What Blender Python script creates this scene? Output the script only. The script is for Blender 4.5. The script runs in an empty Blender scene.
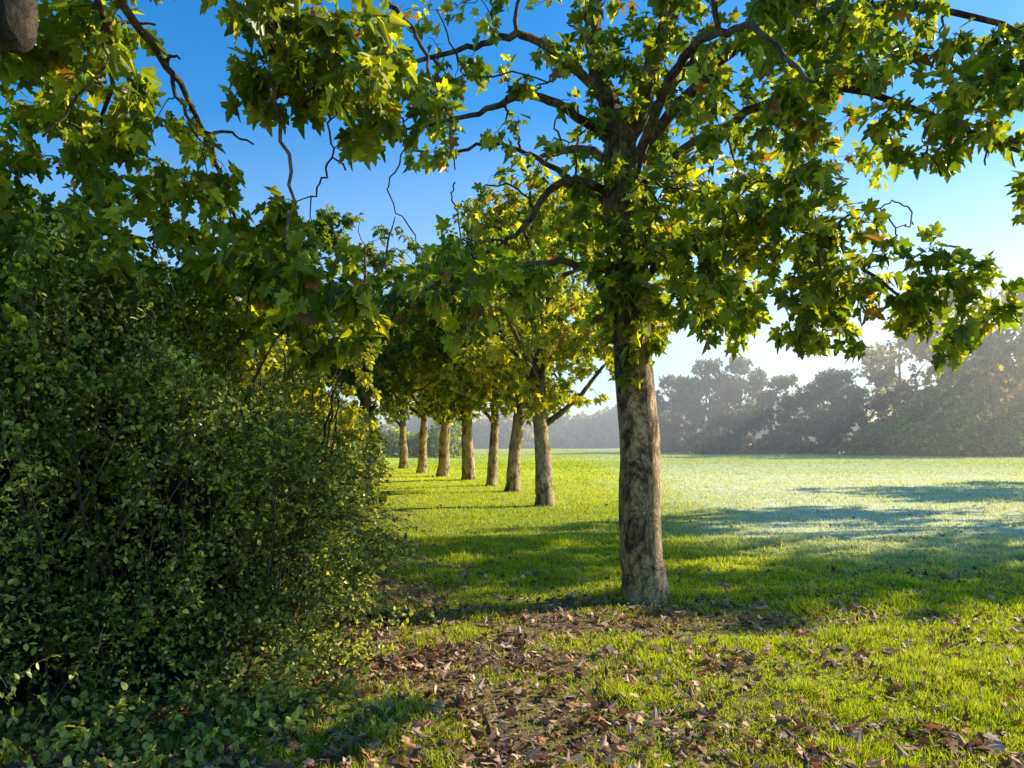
import bpy, math, random
import numpy as np
from mathutils import Vector
rng = np.random.default_rng(7)
random.seed(7)
scene = bpy.context.scene
SUN_AZ, SUN_EL = math.radians(68), math.radians(27)

# ------------------------------------------------------------ helpers
TBL = rng.random((32,32,32)).astype(np.float32)
def vnoise(p, scale=1.0, off=0.0):
    p = np.asarray(p, dtype=np.float64)
    if p.shape[1]==2: p = np.c_[p, np.zeros(len(p))]
    q = p*scale+off+1000.0
    i = np.floor(q).astype(int); f = q-i; f = f*f*(3-2*f)
    r = 0
    for dx in (0,1):
        for dy in (0,1):
            for dz in (0,1):
                w = (f[:,0] if dx else 1-f[:,0])*(f[:,1] if dy else 1-f[:,1])*(f[:,2] if dz else 1-f[:,2])
                r = r + w*TBL[(i[:,0]+dx)%32,(i[:,1]+dy)%32,(i[:,2]+dz)%32]
    return r
def fbm(p, scale=1.0, off=0.0):
    return (vnoise(p,scale,off)*.55+vnoise(p,scale*2.1,off+7)*.28+vnoise(p,scale*4.3,off+17)*.17)
def norm(a):
    return a/np.maximum(np.linalg.norm(a,axis=-1,keepdims=True),1e-9)
def sstep(a,b,x):
    t=np.clip((x-a)/(b-a),0,1); return t*t*(3-2*t)

class Builder:
    def __init__(s): s.V=[];s.L=[];s.S=[];s.C=[];s.n=0
    def add(s,V,loops,sizes,col):
        s.V.append(np.asarray(V,dtype=np.float32)); s.L.append(np.asarray(loops,dtype=np.int64)+s.n)
        s.S.append(np.asarray(sizes,dtype=np.int32)); s.C.append(np.asarray(col,dtype=np.float32)); s.n+=len(V)
    def mesh(s,name,mat,smooth=False):
        V=np.concatenate(s.V);L=np.concatenate(s.L).astype(np.int32);S=np.concatenate(s.S);C=np.concatenate(s.C)
        m=bpy.data.meshes.new(name)
        m.vertices.add(len(V)); m.vertices.foreach_set('co',V.ravel())
        m.loops.add(len(L)); m.loops.foreach_set('vertex_index',L)
        m.polygons.add(len(S)); st=np.concatenate([[0],np.cumsum(S)[:-1]]).astype(np.int32)
        m.polygons.foreach_set('loop_start',st); m.polygons.foreach_set('loop_total',S)
        m.polygons.foreach_set('use_smooth',np.full(len(S),smooth))
        a=m.attributes.new('Col','FLOAT_COLOR','POINT')
        a.data.foreach_set('color',np.c_[C,np.ones(len(C),dtype=np.float32)].astype(np.float32).ravel())
        m.materials.append(mat); m.update(calc_edges=True); m.validate()
        return m
def obj(name,mesh,parent=None,loc=(0,0,0),rotz=0,scale=1):
    o=bpy.data.objects.new(name,mesh); scene.collection.objects.link(o)
    o.location=loc; o.rotation_euler=(0,0,rotz); o.scale=(scale,)*3 if not hasattr(scale,'__len__') else scale
    if parent: o.parent=parent
    return o
def empty(name,loc=(0,0,0),rotz=0,scale=1,tilt=(0,0)):
    o=bpy.data.objects.new(name,None); scene.collection.objects.link(o); o.location=loc
    o.rotation_euler=(tilt[0],tilt[1],rotz); o.scale=(scale,)*3 if not hasattr(scale,'__len__') else scale
    return o

def inst(B,T,faces,pos,Y,N,s,col,curl=None,shade=None):
    n=len(pos); k=len(T)
    Y=norm(Y); X=norm(np.cross(Y,N)); Z=np.cross(X,Y)
    if curl is None: curl=np.ones(n)
    s=np.asarray(s)
    V=pos[:,None,:]+(s[:,None,None])*(T[None,:,0,None]*X[:,None,:]+T[None,:,1,None]*Y[:,None,:]+(T[None,:,2]*curl[:,None])[:,:,None]*Z[:,None,:])
    fl=np.concatenate([np.array(f) for f in faces]); sz=np.array([len(f) for f in faces])
    L=(fl[None,:]+(np.arange(n)*k)[:,None]).ravel(); S=np.tile(sz,n)
    C=np.repeat(col[:,None,:],k,axis=1)
    if shade is not None: C=C*shade[None,:,None]
    B.add(V.reshape(-1,3),L,S,C.reshape(-1,3))

def tubes(B,P,R,sides,col=(1,1,1),rough=0.0):
    P=np.asarray(P,dtype=float);R=np.asarray(R,dtype=float); m,k,_=P.shape
    T=np.empty_like(P);T[:,1:-1]=P[:,2:]-P[:,:-2];T[:,0]=P[:,1]-P[:,0];T[:,-1]=P[:,-1]-P[:,-2];T=norm(T)
    D=norm(P[:,-1]-P[:,0]); ref=np.where(np.abs(D[:,2:3])>.8,np.array([[1,0,0.]]),np.array([[0,0,1.]]))
    X=norm(np.cross(T,ref[:,None,:])); Y=np.cross(T,X)
    a=np.arange(sides)/sides*2*np.pi
    ring=X[:,:,None,:]*np.cos(a)[None,None,:,None]+Y[:,:,None,:]*np.sin(a)[None,None,:,None]
    RR=R[:,:,None]*np.ones(sides)
    if rough>0:
        q=(P[:,:,None,:]+ring*R[:,:,None,None]).reshape(-1,3)
        q2=q*np.array([1,1,.35])
        RR=RR*(1+rough*(fbm(q2,5).reshape(m,k,sides)-.5)*2)
    V=P[:,:,None,:]+ring*RR[...,None]
    base=(np.arange(m)*k*sides)[:,None,None]; i=np.arange(k-1)[None,:,None]*sides; j=np.arange(sides)[None,None,:]; j2=(j+1)%sides
    q=np.stack([base+i+j,base+i+j2,base+i+sides+j2,base+i+sides+j],-1).reshape(-1)
    nV=m*k*sides
    col=np.array(col,dtype=float)
    C=np.tile(col,(nV,1)) if col.ndim==1 else np.repeat(col,sides,axis=0)
    B.add(V.reshape(-1,3),q,np.full(m*(k-1)*sides,4),C)
def spline(pts,n):
    pts=np.asarray(pts,dtype=float); m=len(pts)
    t=np.linspace(0,m-1,n); i=np.clip(np.floor(t).astype(int),0,m-2); f=(t-i)[:,None]
    p0=pts[np.clip(i-1,0,m-1)];p1=pts[i];p2=pts[i+1];p3=pts[np.clip(i+2,0,m-1)]
    return .5*((2*p1)+(-p0+p2)*f+(2*p0-5*p1+4*p2-p3)*f*f+(-p0+3*p1-3*p2+p3)*f**3)

# ------------------------------------------------------------ materials
def newmat(name):
    m=bpy.data.materials.new(name); m.use_nodes=True; nt=m.node_tree; nt.nodes.clear(); return m,nt,nt.nodes,nt.links
def leaf_mat(name,trans=.45,rough=.45,spec=.35,tint=(1.5,1.6,.7)):
    m,nt,N,L=newmat(name)
    at=N.new('ShaderNodeAttribute'); at.attribute_name='Col'
    p=N.new('ShaderNodeBsdfPrincipled'); p.inputs['Roughness'].default_value=rough; p.inputs['Specular IOR Level'].default_value=spec
    tr=N.new('ShaderNodeBsdfTranslucent'); mix=N.new('ShaderNodeMixShader'); mix.inputs[0].default_value=trans
    mu=N.new('ShaderNodeVectorMath'); mu.operation='MULTIPLY'; mu.inputs[1].default_value=tint
    o=N.new('ShaderNodeOutputMaterial')
    tc=N.new('ShaderNodeTexCoord'); no=N.new('ShaderNodeTexNoise'); no.inputs['Scale'].default_value=22; no.inputs['Detail'].default_value=2
    mr=N.new('ShaderNodeMapRange'); mr.inputs[3].default_value=.65; mr.inputs[4].default_value=1.35
    m2=N.new('ShaderNodeVectorMath'); m2.operation='SCALE'
    L.new(tc.outputs['Object'],no.inputs['Vector']); L.new(no.outputs[0],mr.inputs[0]); L.new(at.outputs['Color'],m2.inputs[0]); L.new(mr.outputs[0],m2.inputs['Scale'])
    L.new(m2.outputs[0],p.inputs['Base Color']); L.new(m2.outputs[0],mu.inputs[0]); L.new(mu.outputs[0],tr.inputs[0])
    L.new(p.outputs[0],mix.inputs[1]); L.new(tr.outputs[0],mix.inputs[2]); L.new(mix.outputs[0],o.inputs[0])
    return m
def bark_mat():
    m,nt,N,L=newmat('sycamore_bark')
    tc=N.new('ShaderNodeTexCoord'); mp=N.new('ShaderNodeMapping'); mp.inputs['Scale'].default_value=(1,1,.55)
    L.new(tc.outputs['Object'],mp.inputs[0])
    n1=N.new('ShaderNodeTexNoise'); n1.inputs['Scale'].default_value=5; n1.inputs['Detail'].default_value=10; n1.inputs['Roughness'].default_value=.72
    n1.inputs['Distortion'].default_value=.6
    v=N.new('ShaderNodeTexVoronoi'); v.inputs['Scale'].default_value=13; v.feature='DISTANCE_TO_EDGE'
    n2=N.new('ShaderNodeTexNoise'); n2.inputs['Scale'].default_value=45; n2.inputs['Detail'].default_value=5
    n3=N.new('ShaderNodeTexNoise'); n3.inputs['Scale'].default_value=2.5; n3.inputs['Detail'].default_value=5
    nd=N.new('ShaderNodeVectorMath'); nd.operation='MULTIPLY_ADD'; nd.inputs[1].default_value=(.35,.35,.35)
    L.new(mp.outputs[0],n1.inputs['Vector']); L.new(mp.outputs[0],n2.inputs['Vector']); L.new(mp.outputs[0],n3.inputs['Vector'])
    L.new(n1.outputs['Color'],nd.inputs[0]); L.new(mp.outputs[0],nd.inputs[2]); L.new(nd.outputs[0],v.inputs['Vector'])
    cr=N.new('ShaderNodeValToRGB'); e=cr.color_ramp.elements
    e[0].position=.40; e[0].color=(.075,.048,.028,1); e[1].position=.62; e[1].color=(.62,.44,.25,1)
    k=e.new(.45); k.color=(.19,.125,.07,1); k=e.new(.51); k.color=(.46,.31,.165,1)
    L.new(n1.outputs[0],cr.inputs[0])
    c2=N.new('ShaderNodeValToRGB'); c2.color_ramp.elements[0].color=(.35,.33,.3,1); c2.color_ramp.elements[1].position=.05; c2.color_ramp.elements[1].color=(1,1,1,1)
    L.new(v.outputs['Distance'],c2.inputs[0])
    mx=N.new('ShaderNodeMix'); mx.data_type='RGBA'; mx.blend_type='MULTIPLY'; mx.inputs[0].default_value=.35
    L.new(cr.outputs[0],mx.inputs[6]); L.new(c2.outputs[0],mx.inputs[7])
    c3=N.new('ShaderNodeValToRGB'); c3.color_ramp.elements[0].position=.42; c3.color_ramp.elements[0].color=(1,1,1,1); c3.color_ramp.elements[1].position=.62; c3.color_ramp.elements[1].color=(.62,.74,.42,1)
    L.new(n3.outputs[0],c3.inputs[0])
    m3=N.new('ShaderNodeMix'); m3.data_type='RGBA'; m3.blend_type='MULTIPLY'; m3.inputs[0].default_value=.6
    L.new(mx.outputs[2],m3.inputs[6]); L.new(c3.outputs[0],m3.inputs[7])
    at=N.new('ShaderNodeAttribute'); at.attribute_name='Col'
    m4=N.new('ShaderNodeMix'); m4.data_type='RGBA'; m4.blend_type='MULTIPLY'; m4.inputs[0].default_value=1
    L.new(m3.outputs[2],m4.inputs[6]); L.new(at.outputs['Color'],m4.inputs[7])
    p=N.new('ShaderNodeBsdfPrincipled'); p.inputs['Roughness'].default_value=.9; L.new(m4.outputs[2],p.inputs['Base Color'])
    ad=N.new('ShaderNodeMath'); ad.operation='MULTIPLY_ADD'; ad.inputs[1].default_value=.4; L.new(c2.outputs[0],ad.inputs[0]); L.new(n1.outputs[0],ad.inputs[2])
    a3=N.new('ShaderNodeMath'); a3.operation='MULTIPLY_ADD'; a3.inputs[1].default_value=.5; L.new(n2.outputs[0],a3.inputs[0]); L.new(ad.outputs[0],a3.inputs[2])
    b=N.new('ShaderNodeBump'); b.inputs['Strength'].default_value=1; b.inputs['Distance'].default_value=.035
    L.new(a3.outputs[0],b.inputs['Height']); L.new(b.outputs[0],p.inputs['Normal'])
    o=N.new('ShaderNodeOutputMaterial'); L.new(p.outputs[0],o.inputs[0]); return m
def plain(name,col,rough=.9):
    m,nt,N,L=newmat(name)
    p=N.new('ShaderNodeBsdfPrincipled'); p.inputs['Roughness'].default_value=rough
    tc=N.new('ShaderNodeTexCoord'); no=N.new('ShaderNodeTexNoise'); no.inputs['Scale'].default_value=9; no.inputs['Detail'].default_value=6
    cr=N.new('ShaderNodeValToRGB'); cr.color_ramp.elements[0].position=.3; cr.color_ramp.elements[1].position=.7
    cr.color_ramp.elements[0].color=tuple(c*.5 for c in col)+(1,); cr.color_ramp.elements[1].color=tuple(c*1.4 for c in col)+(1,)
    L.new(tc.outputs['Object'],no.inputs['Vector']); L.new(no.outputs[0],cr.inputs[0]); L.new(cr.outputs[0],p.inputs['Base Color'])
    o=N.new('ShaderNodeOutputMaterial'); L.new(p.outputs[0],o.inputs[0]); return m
M_LEAF=leaf_mat('sycamore_leaf',.5,.40,.4,(2.1,1.9,.5)); M_HEDGE=leaf_mat('hedge_leaf',.4,.36,.45,(1.9,1.7,.6)); M_BARK=bark_mat()
M_GRASS=leaf_mat('grass_blade',.4,.5,.25,(1.3,1.2,.5)); M_DEAD=leaf_mat('fallen_leaf',.15,.6,.3,(1.2,1,.8))
M_TWIG=plain('twig_bark',(.055,.038,.025)); M_CORE_SHADE=plain('hedge_core_shade',(.006,.008,.004)); M_WOOD=plain('weathered_wood',(.2,.16,.12))

# ------------------------------------------------------------ leaf templates
def mk_syc():
    half=[(0,0),(.12,-.07),(.30,-.06),(.44,.02),(.36,.10),(.40,.16),(.26,.24),(.40,.36),(.56,.50),(.44,.53),(.43,.62),(.28,.60),(.17,.58),(.20,.72),(.13,.80),(.10,.90),(0,1.02)]
    R=[(x,y,.22*x-.22*y*y) for x,y in half]; Lf=[(-x,y,.22*x-.22*y*y) for x,y in half[1:-1]]
    T=R+Lf; n=len(half)
    fr=list(range(n)); fl=[0]+[n-1]+[n+i for i in range(n-2)][::-1]
    k=len(T); T+= [(.012,0,0),(-.012,0,0),(0,-.45,.05)]
    T=np.array(T); T[:,1]+=.45
    return T,[fr,fl,[k,k+1,k+2]]
def mk_simple():
    T=np.array([(0,0,0),(.22,.3,.06),(.2,.65,.05),(0,1,-.06),(-.2,.65,.05),(-.22,.3,.06)],dtype=float)
    return T,[[0,1,2,3],[0,3,4,5]]
SYC,SYCF=mk_syc(); SIM,SIMF=mk_simple()

def leafcols(n,kind):
    r=rng.random((n,1)); v=rng.uniform(.65,1.3,(n,1))
    if kind=='main':
        a=np.array([.082,.140,.015]);b=np.array([.42,.45,.035])
        c=a+(b-a)*r**1.9
    elif kind=='yellow':
        a=np.array([.12,.165,.018]);b=np.array([.46,.43,.04]); c=a+(b-a)*r**1.3
    elif kind=='dark':
        a=np.array([.05,.09,.016]);b=np.array([.17,.22,.025]); c=a+(b-a)*r**1.5
    elif kind=='far':
        a=np.array([.12,.13,.035]);b=np.array([.50,.40,.09]); c=a+(b-a)*r**1.2
    elif kind=='fardark':
        a=np.array([.05,.08,.03]);b=np.array([.18,.19,.05]); c=a+(b-a)*r**1.2
    br=rng.random(n)<(.03 if kind!='dark' else .01)
    c=np.where(br[:,None],np.array([.24,.14,.04]),c)
    return c*v

# ------------------------------------------------------------ tree machinery
class Skel:
    def __init__(s): s.P=np.zeros((60000,3)); s.R=np.zeros(60000); s.n=0
    def add(s,P,R):
        k=len(P); s.P[s.n:s.n+k]=P; s.R[s.n:s.n+k]=R; s.n+=k
def grow(sk,targets,rmax,rmin,npts=6,arch=.12,wob=.06,center=None):
    D=[np.min(np.linalg.norm(sk.P[:sk.n]-t,axis=1)) for t in targets]
    paths=[];rads=[]
    for ti in np.argsort(D):
        t=targets[ti]; P=sk.P[:sk.n]; d=np.linalg.norm(P-t,axis=1)
        cost=d - .6*np.minimum(sk.R[:sk.n],.05)/.05*.3
        if center is not None:
            cost=cost+.5*np.maximum(0,np.linalg.norm(P[:,:2]-center,axis=1)-np.linalg.norm(t[:2]-center))
        cost=cost+.35*np.maximum(0,t[2]-P[:,2])*(d<2)
        cost=np.where(d<.12,cost+1,cost)
        i=np.argmin(cost); p0=P[i].copy(); L=np.linalg.norm(t-p0)
        u=np.linspace(0,1,npts)[:,None]
        w=rng.normal(0,wob*L,3)
        path=p0+(t-p0)*u+np.array([0,0,arch*L])*4*u*(1-u)+w*np.sin(u*np.pi)+rng.normal(0,wob*.35*L,(npts,3))*(u>0)*(u<1)
        r0=min(rmax*(.4+.6*min(1,L/1.2)),max(sk.R[i]*.75,rmin)); rr=np.linspace(r0,rmin,npts)
        paths.append(path); rads.append(rr); sk.add(path[1:],rr[1:])
    return np.array(paths),np.array(rads)
def blob(c,r,n,shell=0.0):
    d=norm(rng.normal(size=(n,3))); rad=(rng.random(n)*(1-shell**3)+shell**3)**(1/3)
    return np.array(c)+d*rad[:,None]*np.array(r)
def hang_leaves(B,paths,per,size,kind,droop=.55,shape='syc'):
    m,k,_=paths.shape
    idx=np.repeat(np.arange(m),per); n=len(idx)
    t=np.clip(1-np.abs(rng.normal(0,.33,n)),.15,1)*(k-1)
    i=np.minimum(t.astype(int),k-2); f=(t-i)[:,None]
    pos=paths[idx,i]*(1-f)+paths[idx,i+1]*f
    tan=norm(paths[idx,i+1]-paths[idx,i])
    side=norm(rng.normal(size=(n,3)))
    out=norm(tan*.5+side*.9+np.array([0,0,-droop]))
    pos=pos+side*.02
    up=np.array([0,0,.9])+rng.normal(0,.7,(n,3))+out*.1
    s=size*rng.uniform(.5,1.2,n)
    cl=vnoise(pos,.9,3.3)[:,None]
    col=leafcols(n,kind)*(.7+.6*cl)
    if shape=='syc': inst(B,SYC,SYCF,pos,out,up,s,col,curl=rng.uniform(.2,2.4,n))
    else: inst(B,SIM*np.array([1.6,1,1]),SIMF,pos,out,up,s,col,curl=rng.uniform(.2,2.4,n))

def make_tree(trunks,limbs,coarse,clumps,per,size,kind,center,twr=.011,zmin=2.0,shape='syc',wobl=.22):
    sk=Skel(); W=Builder(); T=Builder(); F=Builder()
    for pts,rad in trunks:
        n=10*len(pts); P=spline(pts,n); R=np.interp(np.linspace(0,1,n),np.linspace(0,1,len(rad)),rad)
        P[:,:2]+=(np.stack([vnoise(np.c_[P[:,2]*1.3,P[:,2]*0],1,5),vnoise(np.c_[P[:,2]*1.3,P[:,2]*0],1,9)],1)-.5)*.06*(P[:,2:3]>.3)
        if pts[0][2]<=.05: R=R*(1+.22*np.exp(-P[:,2]/.12)); 
        tubes(W,P[None],R[None],28,rough=.14,col=np.repeat((1-.6*sstep(1.8,2.8,P[:,2]))[:,None],3,axis=1))  # shade painted in: trunk colour darkens above the sunlit lower part
        m=P[:,2]>zmin; sk.add(P[m],R[m])
    for pts,rad in limbs:
        n=7*len(pts); P=spline(pts,n)+rng.normal(0,.012,(n,3)); R=np.interp(np.linspace(0,1,n),np.linspace(0,1,len(rad)),rad)
        P+= (np.stack([vnoise(P,1.6,o) for o in (1,4,8)],1)-.5)*wobl*np.linspace(0,1,n)[:,None]
        tubes(W,P[None],R[None],9,rough=.12,col=(.36,.34,.32)); sk.add(P[2:],R[2:])
    tg=np.concatenate([blob(*c) for c in coarse]) if coarse else np.zeros((0,3))
    if len(tg):
        p,r=grow(sk,tg,.032,.007,npts=9,arch=.10,wob=.09,center=center); tubes(W,p,r,6,col=(.31,.29,.28))
    tg=np.concatenate([blob(*c) for c in clumps])
    p,r=grow(sk,tg,twr,.0025,npts=6,arch=.10,wob=.08,center=center); tubes(T,p,r,4)
    hang_leaves(F,p,per,size,kind,shape=shape)
    return W.mesh('bark',M_BARK,True),T.mesh('twigs',M_TWIG,True),F.mesh('foliage',M_LEAF)
def place_tree(name,meshes,loc=(0,0,0),rotz=0,scale=1,tilt=(0,0),extra=None):
    e=empty(name,loc,rotz,scale,tilt)
    for nm,m in zip(('trunk_and_limbs','twigs','foliage'),meshes): obj(nm,m,e)
    if extra: obj('limb_stub',extra,e)
    return e

# ---- main sycamore
trunks=[([(1.35,7.5,-.05),(1.33,7.5,.7),(1.31,7.5,1.5),(1.22,7.5,2.8),(1.12,7.5,4.0),(1.10,7.5,4.9)],[.225,.215,.205,.195,.175,.14])]
limbs=[([(1.10,7.5,4.6),(.9,7.6,5.5),(.7,7.7,7),(.5,7.8,9)],[.12,.1,.07,.03]),
 ([(1.10,7.5,4.5),(1.4,7.4,5.3),(1.7,7.3,6.4),(2.0,7.3,8.6)],[.12,.1,.07,.03]),
 ([(1.12,7.5,4.0),(.55,7.2,4.15),(.05,7.0,3.65),(-.4,6.8,3.2)],[.05,.038,.027,.012]),
 ([(1.08,7.5,4.6),(.3,7.3,5.0),(-.3,7.2,4.8),(-.95,7.0,4.55)],[.055,.04,.025,.012]),
 ([(.98,7.6,5.1),(.2,7.2,5.55),(-.4,7.0,5.35),(-1.3,6.8,4.85)],[.055,.04,.025,.012]),
 ([(1.18,7.5,3.25),(.5,7.1,3.3),(-.1,6.8,3.15),(-.7,6.5,2.95),(-1.1,6.3,2.5)],[.045,.035,.025,.016,.010]),
 ([(1.1,7.5,3.9),(.4,7.7,4.45),(-.2,7.9,4.75),(-.8,8.1,4.7)],[.045,.03,.02,.012]),
 ([(1.14,7.5,4.3),(2.0,6.8,5.2),(3.0,6.3,5.3),(4.7,6.0,4.85)],[.07,.05,.033,.014]),
 ([(1.13,7.5,4.0),(1.9,6.9,4.5),(2.8,6.4,4.6),(4.0,6.0,4.0),(4.6,5.8,3.3)],[.065,.045,.03,.02,.01]),
 ([(1.2,7.5,3.1),(1.9,6.9,3.6),(2.6,6.3,3.4),(3.2,6.0,2.7)],[.05,.035,.022,.01]),
 ([(1.15,7.45,4.1),(1.4,6.3,4.8),(1.7,5.2,4.5),(1.85,4.6,3.8)],[.06,.04,.025,.01]),
 ([(1.13,7.5,4.2),(1.7,8.6,4.7),(2.4,10,5.1)],[.06,.04,.012]),
 ([(1.13,7.5,4.4),(.6,8.6,5.0),(.1,10,5.3)],[.06,.04,.012])]
coarse=[((1.5,7,5.0),(3,2,1.3),42),((2.6,6.4,3.7),(1.8,1,1.0),24),((-.3,7,4.2),(1.2,.8,1),18)]
clumps=[((1.9,6.7,3.0),(.5,.7,.65),60),((2.8,6.3,2.9),(.5,.6,.65),50),((2.3,6.2,3.6),(.6,.7,.45),48),((1.45,7.0,3.5),(.5,.7,1.0),60),
 ((1.2,7.4,3.0),(.34,.3,.9),52),((.85,7.3,3.7),(.5,.5,.9),28),
 ((3.5,6.0,4.3),(.8,.7,.5),46),((4.4,6.0,4.9),(.7,.8,.5),38),((2.2,5.8,4.5),(.8,.8,.7),70),((3.0,6.3,5.3),(.9,.8,.5),50),
 ((1.3,7.2,5.2),(.9,1.1,.8),60),((2.6,7.6,6.2),(1.4,1.4,.9),45),((-.3,7.3,6.0),(1.4,1.2,.7),22),((3.4,8,4.8),(1.0,.8,.7),28),
 ((-.1,7.2,4.7),(1.3,1,.8),28),((-.5,6.8,3.0),(.9,.9,.45),48),
 ((1.0,9,4.2),(1.6,1.0,1.2),45),((2.6,9,4.6),(1,1,.8),24),((3.5,6.0,2.75),(.45,.5,.45),38),((4.5,6,3.7),(.4,.5,.5),20),((1.3,7.5,8),(2.6,2.6,1.3),24)]
place_tree('sycamore_tree',make_tree(trunks,limbs,coarse,clumps,11,.125,'main',np.array([1.2,7.5])))

# ---- overhanging sycamore on the left
trunks=[([(-3.9,.1,-.05),(-3.85,.3,2.2),(-3.8,.5,5),(-3.7,.8,8)],[.25,.22,.18,.1])]
limbs=[([(-3.85,.3,2.3),(-3.4,1.6,3.0),(-2.5,3.0,3.7),(-2.05,4.1,4.4),(-1.4,5.5,5.1)],[.13,.12,.05,.035,.02]),
 ([(-2.1,3.9,4.25),(-1.5,4.4,4.45),(-1.35,4.4,3.4),(-1.3,4.4,2.7)],[.028,.018,.012,.006]),
 ([(-2.2,3.7,4.1),(-2.6,4.8,4.2),(-3.0,5.2,3.5)],[.028,.018,.01]),
 ([(-1.6,5.0,4.9),(-.9,5.2,4.7),(-.5,5,4.0)],[.028,.018,.008]),
 ([(-2.2,3.7,4.1),(-2.2,5.2,3.9),(-2.3,6.5,3.3)],[.03,.018,.01])]
coarse=[((-2.0,4.8,3.9),(1.3,.8,.8),24)]
clumps=[((-3.0,5.0,4.0),(.55,.6,.45),58),((-2.5,5.2,3.4),(.55,.6,.45),52),((-1.5,4.6,4.1),(.4,.5,.5),48),((-1.0,4.6,3.8),(.38,.5,.45),36),((-1.9,5.3,2.85),(.5,.5,.5),44),
 ((-1.35,5.2,2.6),(.45,.5,.45),34),((-3.5,5.0,3.0),(.6,.5,.6),66),((-2.9,4.6,4.4),(.8,.5,.4),42),((-2.7,4.9,2.8),(.5,.4,.4),30),
 ((-1.5,4.1,4.9),(1.4,1,.5),24),((-.7,4.8,3.9),(.35,.4,.3),13),((-2.6,6.2,2.7),(.8,.6,.5),56),((-3,2,6.5),(2,2,1.2),16)]
st=Builder(); sp=spline([(-3.8,.6,4.9),(-3.2,1.9,4.5),(-2.35,2.85,3.95),(-2.08,3.0,3.5),(-2.03,3.0,3.18)],40)
tubes(st,sp[None],np.interp(np.linspace(0,1,40),[0,.5,.85,.93,.975,1],[.15,.12,.10,.085,.055,.004])[None],16,rough=.2,col=(.10,.09,.08))
place_tree('sycamore_tree',make_tree(trunks,limbs,coarse,clumps,11,.115,'main',np.array([-2.9,3.0])),extra=st.mesh('limb_stub',M_BARK,True))

# ---- generic avenue trees
def generic(seed,H,R,kind,per=12,ntw=700,fork=2.2,size=.18,r0=.21,lean=None,low=0.0):
    global rng
    rng=np.random.default_rng(seed)
    lean=rng.normal(0,.12,2) if lean is None else np.array(lean)
    tr=[([(0,0,-.05),(lean[0]*.3,lean[1]*.3,1.2),(lean[0],lean[1],fork+.3),(lean[0]*1.4,lean[1]*1.2,H*.55),(lean[0],lean[1],H*.85)],[r0*1.15,r0,r0*.85,r0*.45,r0*.12])]
    lb=[]
    n=10
    for i in range(n):
        a=i/n*2*np.pi*2.0+rng.normal(0,.4); z=fork-.1+i/n*H*.4+rng.normal(0,.08); l=R*rng.uniform(.55,.75)*(1-.3*i/n)
        ca,sa=np.cos(a),np.sin(a)
        lb.append(([(lean[0]*.9,lean[1]*.9,z),(ca*l*.35,sa*l*.35,z+rng.uniform(.7,1.2)),(ca*l*.7,sa*l*.7,z+1.7+rng.normal(0,.3)),(ca*l,sa*l,z+2.2+rng.normal(0,.5))],[r0*.42,r0*.32,r0*.2,.015]))
    f2=fork-low
    zc=(f2+H)/2; co=[((0,0,zc),(R*.85,R*.85,(H-f2)/2*.85),60)]
    cl=[((0,0,zc),(R*.8,R*.8,(H-f2)/2*.9),int(ntw*.25),.4)]
    nb=16
    for i in range(nb):
        d=norm(rng.normal(size=3)); d[2]*=1.0
        c=np.array([0,0,zc])+d*np.array([R*.78,R*.78,(H-f2)/2*.76])
        rr=rng.uniform(.22,.38)*R
        cl.append((tuple(c),(rr,rr,rr*.7),int(ntw*.75/nb)))
    return make_tree(tr,lb,co,cl,per,size,kind,np.array([0,0.]),twr=.015,zmin=min(2,fork-.3))
G1=generic(11,8.8,3.4,'yellow',lean=(-.10,.05),ntw=880,fork=1.95,low=.25); G2=generic(23,9.4,3.6,'main',lean=(.10,0),ntw=860,low=.2); G3=generic(37,9.0,4.0,'dark',ntw=900)
G4=generic(41,9.6,3.7,'yellow',ntw=820,r0=.18,fork=2.4,low=.3); G5=generic(43,9.0,3.3,'main',ntw=800,r0=.24,lean=(-.12,0),fork=2.1,low=.2)
GF=generic(51,10,4.4,'far',per=12,ntw=800,size=.24,low=.9)
GW=generic(57,10,4.0,'fardark',per=12,ntw=800,size=.28,low=1.6)
for (x,y,g,rz,s,t) in [(.82,18.2,G1,.3,.96,(0,.0)),(.03,23.7,G2,.4,.97,(.02,.04)),(-.72,26.2,G4,4.0,.93,(0,0)),(-1.75,29.8,G5,1.2,1.0,(.0,.0)),(-3.05,32.6,G1,3.2,1.12,(0,-.01)),(-4.4,36,G4,3.3,1.12,(0,.01)),(-6.3,43,G2,2.3,1.05,(0,0))]:
    place_tree('sycamore_tree',g,(x,y,0),rz,s,t)
for (x,y,g,rz,s) in [(-4.9,24.0,G3,.5,1.02),(-9.4,25,G3,2.5,.9),(-8.8,14,G3,2.2,.55),(-12,18,G3,1,.8),(-9.5,33,G3,3,1.0)]:
    place_tree('hawthorn_tree',g,(x,y,0),rz,s)
for (x,y,g,rz,s) in [(19.5,18.0,G4,.5,1.3),(31,29,G2,1.9,1.3),(55,47,G2,3,1.5)]:
    place_tree('sycamore_tree',g,(x,y,0),rz,s)
for (x,y,rz,s) in [(50.5,78,.4,2.05),(60,82,2.4,2.1),(45,86,3.3,1.5)]:
    place_tree('oak_tree',GF,(x,y,0),rz,s)
rng=np.random.default_rng(77)
for i,x in enumerate(np.arange(20,42,3.8)):
    place_tree('woodland_tree',GW,(x,90+rng.normal(0,4),0),rng.uniform(0,6),(rng.uniform(.85,1.1),rng.uniform(.8,1.0),rng.uniform(.9,1.3)))
rng=np.random.default_rng(99)

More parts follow.
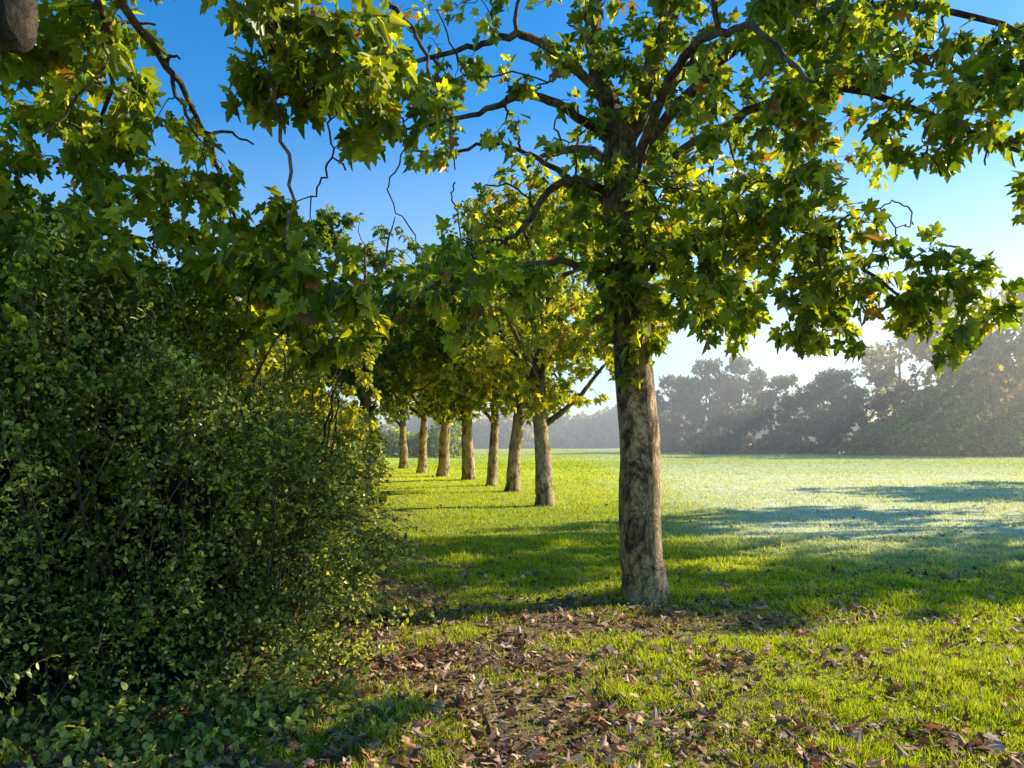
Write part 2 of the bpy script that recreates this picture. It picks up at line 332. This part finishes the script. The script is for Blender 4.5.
# ------------------------------------------------------------ loose shrubs growing out of the hedge
def shrub(name,cx,cy,H,R,n,kind,size,seed,shape='sim'):
    global rng
    rng=np.random.default_rng(seed); lb=[]
    for i in range(9):
        a=rng.uniform(0,2*np.pi); l=R*rng.uniform(.3,.9); h=H*rng.uniform(.7,.97)
        lb.append(([(cx+.1*np.cos(a),cy+.1*np.sin(a),0),(cx+np.cos(a)*l*.4,cy+np.sin(a)*l*.4,h*.5),(cx+np.cos(a)*l,cy+np.sin(a)*l,h)],[.025,.017,.006]))
    cl=[((cx+rng.normal(0,R*.5),cy+rng.normal(0,R*.4),H*rng.uniform(.45,.95)),(R*.4,R*.4,H*.15),int(n/9)) for i in range(9)]
    place_tree(name,make_tree([],lb,[],cl,14,size,kind,np.array([cx,cy]),twr=.006,zmin=0,shape=shape))
shrub('hazel_shrub',-2.4,7.6,2.9,.9,280,'yellow',.085,5)
shrub('hazel_shrub',-3.6,6.2,3.5,1.2,340,'dark',.075,6)
shrub('hazel_shrub',-2.9,10.5,3.3,1.0,280,'yellow',.09,8)
shrub('elder_shrub',-5.0,14.5,4.0,1.4,320,'main',.10,9)
shrub('elder_shrub',-4.2,5.4,3.6,1.1,320,'main',.07,10)
shrub('hawthorn_shrub',-2.5,5.4,2.8,.85,320,'main',.05,12)
shrub('hawthorn_shrub',-1.75,6.1,2.1,.65,220,'yellow',.045,13)
shrub('hawthorn_shrub',-3.1,4.6,3.0,.8,320,'main',.05,14)
rng=np.random.default_rng(100)

# ------------------------------------------------------------ distant mass of trees + low bushes
def foliage_mass(name,blobs,dens,size,kind,mat=M_LEAF):
    B=Builder()
    for (c,r) in blobs:
        n=int(dens*(r[0]*r[2]*2+r[0]*r[1]))
        d=norm(rng.normal(size=(n,3))); d[:,2]=np.abs(d[:,2])*1.0
        p=np.array(c)+d*np.array(r)*rng.uniform(.7,1.04,(n,1))
        p+= (fbm(p,.35)[:,None]-.5)*d*min(r)*.9
        m=p[:,2]>.05; p=p[m]; d=d[m]; n=len(p)
        col=leafcols(n,kind)*(.45+1.1*fbm(p,.3,4)[:,None])
        inst(B,SIM*np.array([2,1,1]),SIMF,p,norm(rng.normal(size=(n,3))),d+rng.normal(0,.5,(n,3)),size*rng.uniform(.6,1.3,n),col)
    return obj(name,B.mesh(name,mat))
bl=[]
for x in np.arange(-110,150,5.5):
    y=150+rng.normal(0,5); h=rng.uniform(4,9) if x<15 else rng.uniform(5,11)
    bl.append(((x,y,0),(rng.uniform(5,7),4,h)))
foliage_mass('distant_treeline',bl,14,1.0,'far')
foliage_mass('distant_shrubbery',[((x,64-x*.2+rng.normal(0,1),0),(2.2,1.8,rng.uniform(1.8,4.2))) for x in np.arange(-24,-5,2.3)],50,.32,'main')
foliage_mass('woodland_undergrowth',[((x,88+rng.normal(0,2),0),(2.8,2.2,rng.uniform(1.6,3.8))) for x in np.arange(19,44,3.1)],34,.5,'fardark')
for i,(x,y,r,h) in enumerate([(43.5,74,4.8,6.6),(50.5,71,4.4,5.8),(38,77,2.8,3.6)]):
    foliage_mass('holly_bush',[((x,y,0),(r,r*.8,h)),((x+r*.5,y,0),(r*.6,r*.6,h*.75)),((x-r*.6,y-1,0),(r*.6,r*.5,h*.6))],80,.42,'main')

# ------------------------------------------------------------ hedge
HB=np.array([(-5.5,3.2),(-2.75,3.95),(-1.9,4.4),(-1.45,5.0),(-1.35,6.0),(-1.8,8),(-2.4,11),(-3.9,20),(-5.6,30),(-7.9,44)],dtype=float)
HH=np.array([2.8,2.4,1.9,1.5,1.35,1.5,1.9,2.2,2.2,2.2])
seg=np.linalg.norm(np.diff(HB,axis=0),axis=1); HS=np.concatenate([[0],np.cumsum(seg)])
def hedge_surf(s,u):
    x=np.interp(s,HS,HB[:,0]); y=np.interp(s,HS,HB[:,1]); h=np.interp(s,HS,HH)
    e=.35; dx=np.interp(s+e,HS,HB[:,0])-np.interp(s-e,HS,HB[:,0]); dy=np.interp(s+e,HS,HB[:,1])-np.interp(s-e,HS,HB[:,1])
    t=norm(np.stack([dx,dy],1)); nrm=np.stack([t[:,1],-t[:,0]],1)
    uf=np.clip(u,0,1); ut=np.clip(u-1,0,1)
    inset=-.10*np.sin(uf*np.pi)+.95*uf**2+ut*2.2
    z=h*np.sin(uf*np.pi/2*.98)**.9+ut*.45
    p=np.stack([x-nrm[:,0]*inset,y-nrm[:,1]*inset,z],1)
    f=(uf**3)[:,None]
    N3=norm(np.c_[nrm*(1-f*.9),.15+f[:,0]*1.2])
    return p,N3
def lump(p): return (fbm(p,1.0,2)-.5)*1.9+(vnoise(p,2.8,6)-.5)*.8
def xhedge(y): 
    o=np.argsort(HB[:,1]); return np.interp(y,HB[o,1],HB[o,0])
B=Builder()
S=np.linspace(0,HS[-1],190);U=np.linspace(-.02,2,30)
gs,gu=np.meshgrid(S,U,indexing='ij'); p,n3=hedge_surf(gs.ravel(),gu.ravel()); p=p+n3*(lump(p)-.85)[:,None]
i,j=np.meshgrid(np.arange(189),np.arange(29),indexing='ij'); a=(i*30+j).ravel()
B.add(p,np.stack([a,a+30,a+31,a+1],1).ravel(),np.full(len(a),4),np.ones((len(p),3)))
hedge=empty('hedge'); obj('shade_core',B.mesh('shade_core',M_CORE_SHADE,True),hedge)  # near-black hull added inside, painting the hedge's inner shade
def hedge_leaves(B,n,s0,s1,size,depth=.65):
    s=rng.uniform(s0,s1,n); u=rng.beta(1,1.15,n)*1.7
    p,n3=hedge_surf(s,u); dd=np.abs(rng.normal(0,depth*.55,n)); off=lump(p)-dd+.04
    p=p+n3*off[:,None]
    dens=vnoise(p,3.4,31)*.55+vnoise(p,8,3)*.45
    k=(dens>.42)&(p[:,2]>.02); p=p[k];n3=n3[k];off=off[k];n=len(p)
    out=norm(n3*.4+rng.normal(0,.7,(n,3))+np.array([0,0,.15]))
    up=n3*.5+np.array([0,0,.5])+rng.normal(0,.8,(n,3))
    r=rng.random((n,1)); z=vnoise(p,.8,12)[:,None]
    lo=np.array([.055,.088,.014]); hi=np.array([.62,.66,.15])
    c=lo+(hi-lo)*r**2.6*(.4+1.1*z)  # pale tail of leaf colours paints sun-lit speckles over dark green
    inst(B,SIM*np.array([1.25,1,1]),SIMF,p,out,up,size*rng.uniform(.45,1.45,n),c,curl=rng.uniform(.3,2,n))
B=Builder()
hedge_leaves(B,180000,0,8.5,.037); hedge_leaves(B,42000,8.0,16,.065); hedge_leaves(B,26000,15,HS[-1],.13)
T=Builder()
ns=6000; s=rng.uniform(0,16,ns)*rng.uniform(.5,1,ns); u=rng.uniform(.05,1.5,ns); p,n3=hedge_surf(s,u); p=p+n3*(lump(p)-.15)[:,None]
d=norm(n3+rng.normal(0,.5,(ns,3))+np.array([0,0,.45])); Ls=rng.uniform(.12,.4,ns)+(rng.random(ns)<.16)*rng.uniform(.2,.7,ns)
uu=np.linspace(0,1,5)[None,:,None]
paths=p[:,None,:]+d[:,None,:]*Ls[:,None,None]*uu+np.array([0,0,-.45])*(uu**2)*Ls[:,None,None]+rng.normal(0,.008,(ns,5,3))
tubes(T,paths,np.tile(np.linspace(.0035,.0012,5),(ns,1)),4)
per=15; idx=np.repeat(np.arange(ns),per); t=rng.uniform(.15,1,len(idx))*4; ii=np.minimum(t.astype(int),3); f=(t-ii)[:,None]
q=paths[idx,ii]*(1-f)+paths[idx,ii+1]*f; tn=norm(paths[idx,ii+1]-paths[idx,ii]); n=len(q)
lo=np.array([.10,.15,.02]); hi=np.array([.62,.66,.14]); c=lo+(hi-lo)*rng.random((n,1))**1.6
inst(B,SIM*np.array([1.25,1,1]),SIMF,q,tn*.6+rng.normal(0,.6,(n,3)),np.array([0,0,1.])+rng.normal(0,.6,(n,3)),rng.uniform(.018,.046,n),c)
ns=240; s=rng.uniform(0,9,ns); p,n3=hedge_surf(s,rng.uniform(0,.25,ns)); p=p-n3*rng.uniform(.1,.4,(ns,1)); p[:,2]=rng.uniform(0,.4,ns)
e,n4=hedge_surf(s+rng.normal(0,.6,ns),rng.uniform(.6,1.2,ns)); e=e+n4*(lump(e)+rng.uniform(-.1,.35,ns))[:,None]
w=rng.normal(0,.14,(ns,1,3)); uu=np.linspace(0,1,8)[None,:,None]
tubes(T,p[:,None]*(1-uu)+e[:,None]*uu+w*np.sin(uu*np.pi),np.tile(np.linspace(.008,.002,8),(ns,1)),5)
obj('foliage',B.mesh('hedge_foliage',M_HEDGE),hedge); obj('stems',T.mesh('hedge_stems',M_TWIG,True),hedge)

def bramble(cx,cy,r,n,hmax=.6):
    B=Builder();T=Builder()
    base=np.c_[rng.normal(cx,r*.5,n),rng.normal(cy,r*.4,n),np.zeros(n)]
    d=norm(np.c_[rng.normal(.3,.6,n),rng.normal(-.3,.5,n),rng.uniform(.6,1.2,n)]); L=rng.uniform(.15,hmax,n)
    uu=np.linspace(0,1,6)[None,:,None]
    P=base[:,None]+d[:,None]*L[:,None,None]*uu+np.array([0,0,-.35])*uu**2*L[:,None,None]
    tubes(T,P,np.tile(np.linspace(.004,.0015,6),(n,1)),4)
    idx=np.repeat(np.arange(n),9); t=rng.uniform(.1,1,len(idx))*5; ii=np.minimum(t.astype(int),4); f=(t-ii)[:,None]
    q=P[idx,ii]*(1-f)+P[idx,ii+1]*f; m=len(q)
    lo=np.array([.16,.21,.04]); hi=np.array([.50,.54,.12]); c=lo+(hi-lo)*rng.random((m,1))
    inst(B,SIM*np.array([1.5,1,1]),SIMF,q,rng.normal(0,.7,(m,3))+np.array([.1,-.1,0]),np.array([0,-.2,1.])+rng.normal(0,.5,(m,3)),rng.uniform(.025,.062,m),c,curl=rng.uniform(.5,2,m))
    e=empty('bramble_bush'); obj('leaves',B.mesh('bramble_leaves',M_HEDGE),e); obj('stems',T.mesh('bramble_stems',M_TWIG),e)
bramble(-1.55,4.35,.45,90); bramble(-1.25,5.3,.35,60); bramble(-2.3,3.95,.5,70); bramble(-1.2,6.5,.3,40); bramble(-1.9,3.6,.7,60,.25); bramble(-1.0,4.2,.5,30,.2)

# ------------------------------------------------------------ masks on the ground
def dirt(x,y):
    p=np.c_[x,y]
    dh=x-xhedge(y)
    a=1-sstep(.3,2.0,dh+ (fbm(p,.7,3)-.5)*1.8)
    a=a*(1-sstep(9,15,y)*.75)
    b=np.exp(-(((x-.7)/2.4)**2+((y-6.6)/.85)**2))*.95
    c=np.exp(-(((x+.1)/1.6)**2+((y-4.8)/1.9)**2))*.9
    g=np.exp(-(((x+1.4)/1.5)**2+((y-3.6)/1.0)**2))*.95
    d=np.maximum(np.maximum(np.maximum(a*.9,b),c),g)
    return np.clip(d*1.05+(fbm(p,2.6,11)-.5)*1.7*(d>.04)-.12,0,1)
def dew(x,y):
    p=np.c_[x,y]
    return np.clip(sstep(1.5,6,x-.06*y+(fbm(p,.15,5)-.5)*5)*sstep(7.5,12,y)*(.55+.6*fbm(p,.25,9)),0,1)*(1-.6*sstep(30,70,y))
def gz(x,y):
    p=np.c_[x,y]; return (fbm(p,.6,8)-.5)*.08+(fbm(p,.08,3)-.5)*.35*sstep(12,40,y)
def graded(n,k):
    t=np.linspace(-1,1,n); return np.sign(t)*(np.abs(t)**k)
gx=graded(421,3.2)*900
gy=np.linspace(0,1,420)**3.2*1500-8
xx,yy=np.meshgrid(gx,gy,indexing='ij'); X=xx.ravel();Y=yy.ravel()
far=sstep(150,300,np.hypot(X,Y))
V=np.c_[X,Y,gz(X,Y)*(1-far)]
D=dirt(X,Y)*(Y<60); W_=dew(X,Y)
B=Builder(); nx,ny=len(gx),len(gy)
i,j=np.meshgrid(np.arange(nx-1),np.arange(ny-1),indexing='ij'); a=(i*ny+j).ravel()
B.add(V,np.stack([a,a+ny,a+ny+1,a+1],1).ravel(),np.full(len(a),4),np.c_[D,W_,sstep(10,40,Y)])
def ground_mat():
    m,nt,N,L=newmat('lawn_ground')
    at=N.new('ShaderNodeAttribute'); at.attribute_name='Col'; sp=N.new('ShaderNodeSeparateColor'); L.new(at.outputs['Color'],sp.inputs[0])
    tc=N.new('ShaderNodeTexCoord')
    def noise(sc,d=6): 
        n=N.new('ShaderNodeTexNoise'); n.inputs['Scale'].default_value=sc; n.inputs['Detail'].default_value=d; L.new(tc.outputs['Object'],n.inputs['Vector']); return n
    def ramp(n,c0,c1,p0=.35,p1=.65):
        r=N.new('ShaderNodeValToRGB'); r.color_ramp.elements[0].position=p0; r.color_ramp.elements[1].position=p1
        r.color_ramp.elements[0].color=c0+(1,); r.color_ramp.elements[1].color=c1+(1,); L.new(n.outputs[0],r.inputs[0]); return r
    def mix(f,a,b):
        x=N.new('ShaderNodeMix'); x.data_type='RGBA'; L.new(f,x.inputs[0]); L.new(a,x.inputs[6]); L.new(b,x.inputs[7]); return x.outputs[2]
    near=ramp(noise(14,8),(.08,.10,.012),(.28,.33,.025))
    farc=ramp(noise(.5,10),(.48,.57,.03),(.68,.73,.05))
    soil=ramp(noise(25,8),(.06,.038,.022),(.24,.155,.09))
    dewc=ramp(noise(1.5,8),(.48,.52,.34),(.68,.70,.52))
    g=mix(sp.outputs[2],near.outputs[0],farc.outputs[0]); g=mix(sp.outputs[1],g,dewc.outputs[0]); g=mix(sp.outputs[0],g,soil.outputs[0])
    p=N.new('ShaderNodeBsdfPrincipled'); p.inputs['Roughness'].default_value=.9; p.inputs['Specular IOR Level'].default_value=.2; L.new(g,p.inputs['Base Color'])
    b=N.new('ShaderNodeBump'); b.inputs['Strength'].default_value=.6; b.inputs['Distance'].default_value=.03; L.new(noise(30,6).outputs[0],b.inputs['Height']); L.new(b.outputs[0],p.inputs['Normal'])
    o=N.new('ShaderNodeOutputMaterial'); L.new(p.outputs[0],o.inputs[0]); return m
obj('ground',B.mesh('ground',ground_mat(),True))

# ------------------------------------------------------------ grass
def grass(B,n,d0,d1,seg):
    y=np.exp(rng.uniform(np.log(d0),np.log(d1),n)); x=rng.uniform(-.8,.95,n)*y+rng.normal(0,.3,n)
    di=dirt(x,y); keep=(x>xhedge(y)-.1)&(rng.random(n)>np.clip(di*1.02,0,.88)); x=x[keep];y=y[keep];di=di[keep]
    p2=np.c_[x,y]; c2=vnoise(p2,6,2)*.5+vnoise(p2,13,9)*.5
    if seg: k=rng.random(len(x))<np.clip(.35+1.3*c2,0,1); x=x[k];y=y[k];di=di[k];p2=p2[k];c2=c2[k]
    n=len(x); cl=fbm(p2,3.0,21)
    h=(.018+.10*cl**1.6*(.2+1.5*c2)*rng.uniform(.5,1.4,n))*(1+.018*np.minimum(y,60)); h*= (1-.35*di)
    w=.0013*y**.95+.0015; w=np.minimum(w,.06)
    tb=np.exp(-((x-1.33)**2+(y-7.5)**2)/.16); h=h*(1+1.6*tb)
    pos=np.c_[x,y,gz(x,y)-.004]
    Yd=norm(np.c_[rng.normal(0,.5,n),rng.normal(0,.5,n),np.ones(n)])
    Nn=rng.normal(size=(n,3))*np.array([1,1,.2])
    r=rng.random((n,1)); big=fbm(p2,.35,40)[:,None]
    lo=np.array([.20,.31,.012]); hi=np.array([.68,.74,.03])
    c=lo+(hi-lo)*np.clip(r*.7+big*.6-.1,0,1)
    dw=dew(x,y)[:,None]; c=c*(1-dw)+np.array([.64,.68,.50])*dw
    dry=rng.random(n)<.04+.25*di; c[dry]=np.array([.42,.32,.14])
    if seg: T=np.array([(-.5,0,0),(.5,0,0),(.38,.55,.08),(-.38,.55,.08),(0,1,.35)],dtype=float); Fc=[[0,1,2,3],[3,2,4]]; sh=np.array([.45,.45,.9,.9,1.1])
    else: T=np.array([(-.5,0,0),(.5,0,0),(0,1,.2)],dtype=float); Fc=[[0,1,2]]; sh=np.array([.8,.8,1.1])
    Yn=norm(Yd); Xn=norm(np.cross(Yn,Nn)); Zn=np.cross(Xn,Yn)
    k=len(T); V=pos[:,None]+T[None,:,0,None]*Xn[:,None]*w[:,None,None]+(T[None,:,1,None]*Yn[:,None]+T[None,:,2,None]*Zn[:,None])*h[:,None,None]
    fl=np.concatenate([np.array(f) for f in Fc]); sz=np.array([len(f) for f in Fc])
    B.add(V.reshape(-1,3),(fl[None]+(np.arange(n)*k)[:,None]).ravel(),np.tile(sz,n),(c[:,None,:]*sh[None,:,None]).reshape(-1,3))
B=Builder(); grass(B,340000,2.6,12,True); grass(B,230000,11,110,False)
obj('grass',B.mesh('grass',M_GRASS))

# ------------------------------------------------------------ fallen leaves
B=Builder()
n=100000; y=np.exp(rng.uniform(np.log(2.8),np.log(26),n)); x=rng.uniform(-.75,.9,n)*y
di=dirt(x,y); pr=np.clip(.20+.36*di,0,1)*(.2+fbm(np.c_[x,y],1.3,60)**1.3*1.35)*np.clip(1.25-y/26,0.1,1)*np.where((y>9)&(di<.2),.25,1)
k=(rng.random(n)<pr)&(x>xhedge(y)-.15); x=x[k];y=y[k];n=len(x)
pal=np.array([(.34,.19,.10),(.46,.29,.18),(.19,.10,.05),(.44,.20,.09),(.55,.40,.26),(.12,.07,.04),(.16,.09,.05)]); c=pal[rng.integers(0,7,n)]*rng.uniform(.7,1.2,(n,1))
a=rng.uniform(0,2*np.pi,n); pos=np.c_[x,y,gz(x,y)+rng.uniform(.008,.05,n)]
inst(B,SYC-np.array([0,.9,0]),SYCF,pos,np.c_[np.cos(a),np.sin(a),rng.normal(0,.3,n)],np.array([0,0,1.])+rng.normal(0,.45,(n,3)),.022+.06*rng.random(n)**1.6,c,curl=rng.uniform(-2.8,2.8,n))
obj('fallen_leaves',B.mesh('fallen_leaves',M_DEAD))
print('fallen',n)

for (x,y) in [(-3.3,17),(-4.0,20.5)]:
    B=Builder(); tubes(B,[[(x,y,-.1),(x,y,.6),(x+.02,y,1.25),(x+.02,y,1.3)]],[[.07,.07,.068,.01]],10,rough=.1)
    obj('fence_post',B.mesh('fence_post',M_WOOD,True))

# ------------------------------------------------------------ morning mist (real volume)
bpy.ops.mesh.primitive_cube_add(size=1,location=(30,106,10.5)); mist=bpy.context.object; mist.name='morning_mist'; mist.scale=(260,116,25)
m,nt,N,L=newmat('mist'); vs=N.new('ShaderNodeVolumeScatter'); vs.inputs['Density'].default_value=.0085; vs.inputs['Color'].default_value=(.99,.99,1,1); vs.inputs['Anisotropy'].default_value=.4
o=N.new('ShaderNodeOutputMaterial'); L.new(vs.outputs[0],o.inputs['Volume']); mist.data.materials.append(m)

# ------------------------------------------------------------ light, sky, camera
w=bpy.data.worlds.new('World'); scene.world=w; w.use_nodes=True; nt=w.node_tree
sky=nt.nodes.new('ShaderNodeTexSky'); sky.sky_type='NISHITA'; sky.sun_disc=False; sky.sun_elevation=SUN_EL; sky.sun_rotation=SUN_AZ
sky.air_density=1.0; sky.dust_density=.35; sky.ozone_density=3.2
hs=nt.nodes.new('ShaderNodeHueSaturation'); hs.inputs['Saturation'].default_value=1.36; hs.inputs['Value'].default_value=1.6
bg=nt.nodes['Background']; bg.inputs[1].default_value=.15; nt.links.new(sky.outputs[0],hs.inputs['Color']); nt.links.new(hs.outputs[0],bg.inputs[0])
sd=bpy.data.lights.new('sun','SUN'); sd.energy=9.5; sd.angle=math.radians(.55); sd.color=(1,.90,.70); so=bpy.data.objects.new('sun',sd); scene.collection.objects.link(so)
S=Vector((math.sin(SUN_AZ)*math.cos(SUN_EL),math.cos(SUN_AZ)*math.cos(SUN_EL),math.sin(SUN_EL))); so.rotation_euler=S.to_track_quat('Z','Y').to_euler(); so.location=S*60
cd=bpy.data.cameras.new('camera'); cam=bpy.data.objects.new('camera',cd); scene.collection.objects.link(cam); scene.camera=cam
cam.location=(0,0,1.6); cam.rotation_euler=(math.radians(90),0,0); cd.sensor_width=36; cd.lens=26; cd.shift_y=.0547; cd.clip_end=4000; cd.clip_start=.05
scene.view_settings.view_transform='Standard'; scene.view_settings.look='None'; scene.view_settings.exposure=0
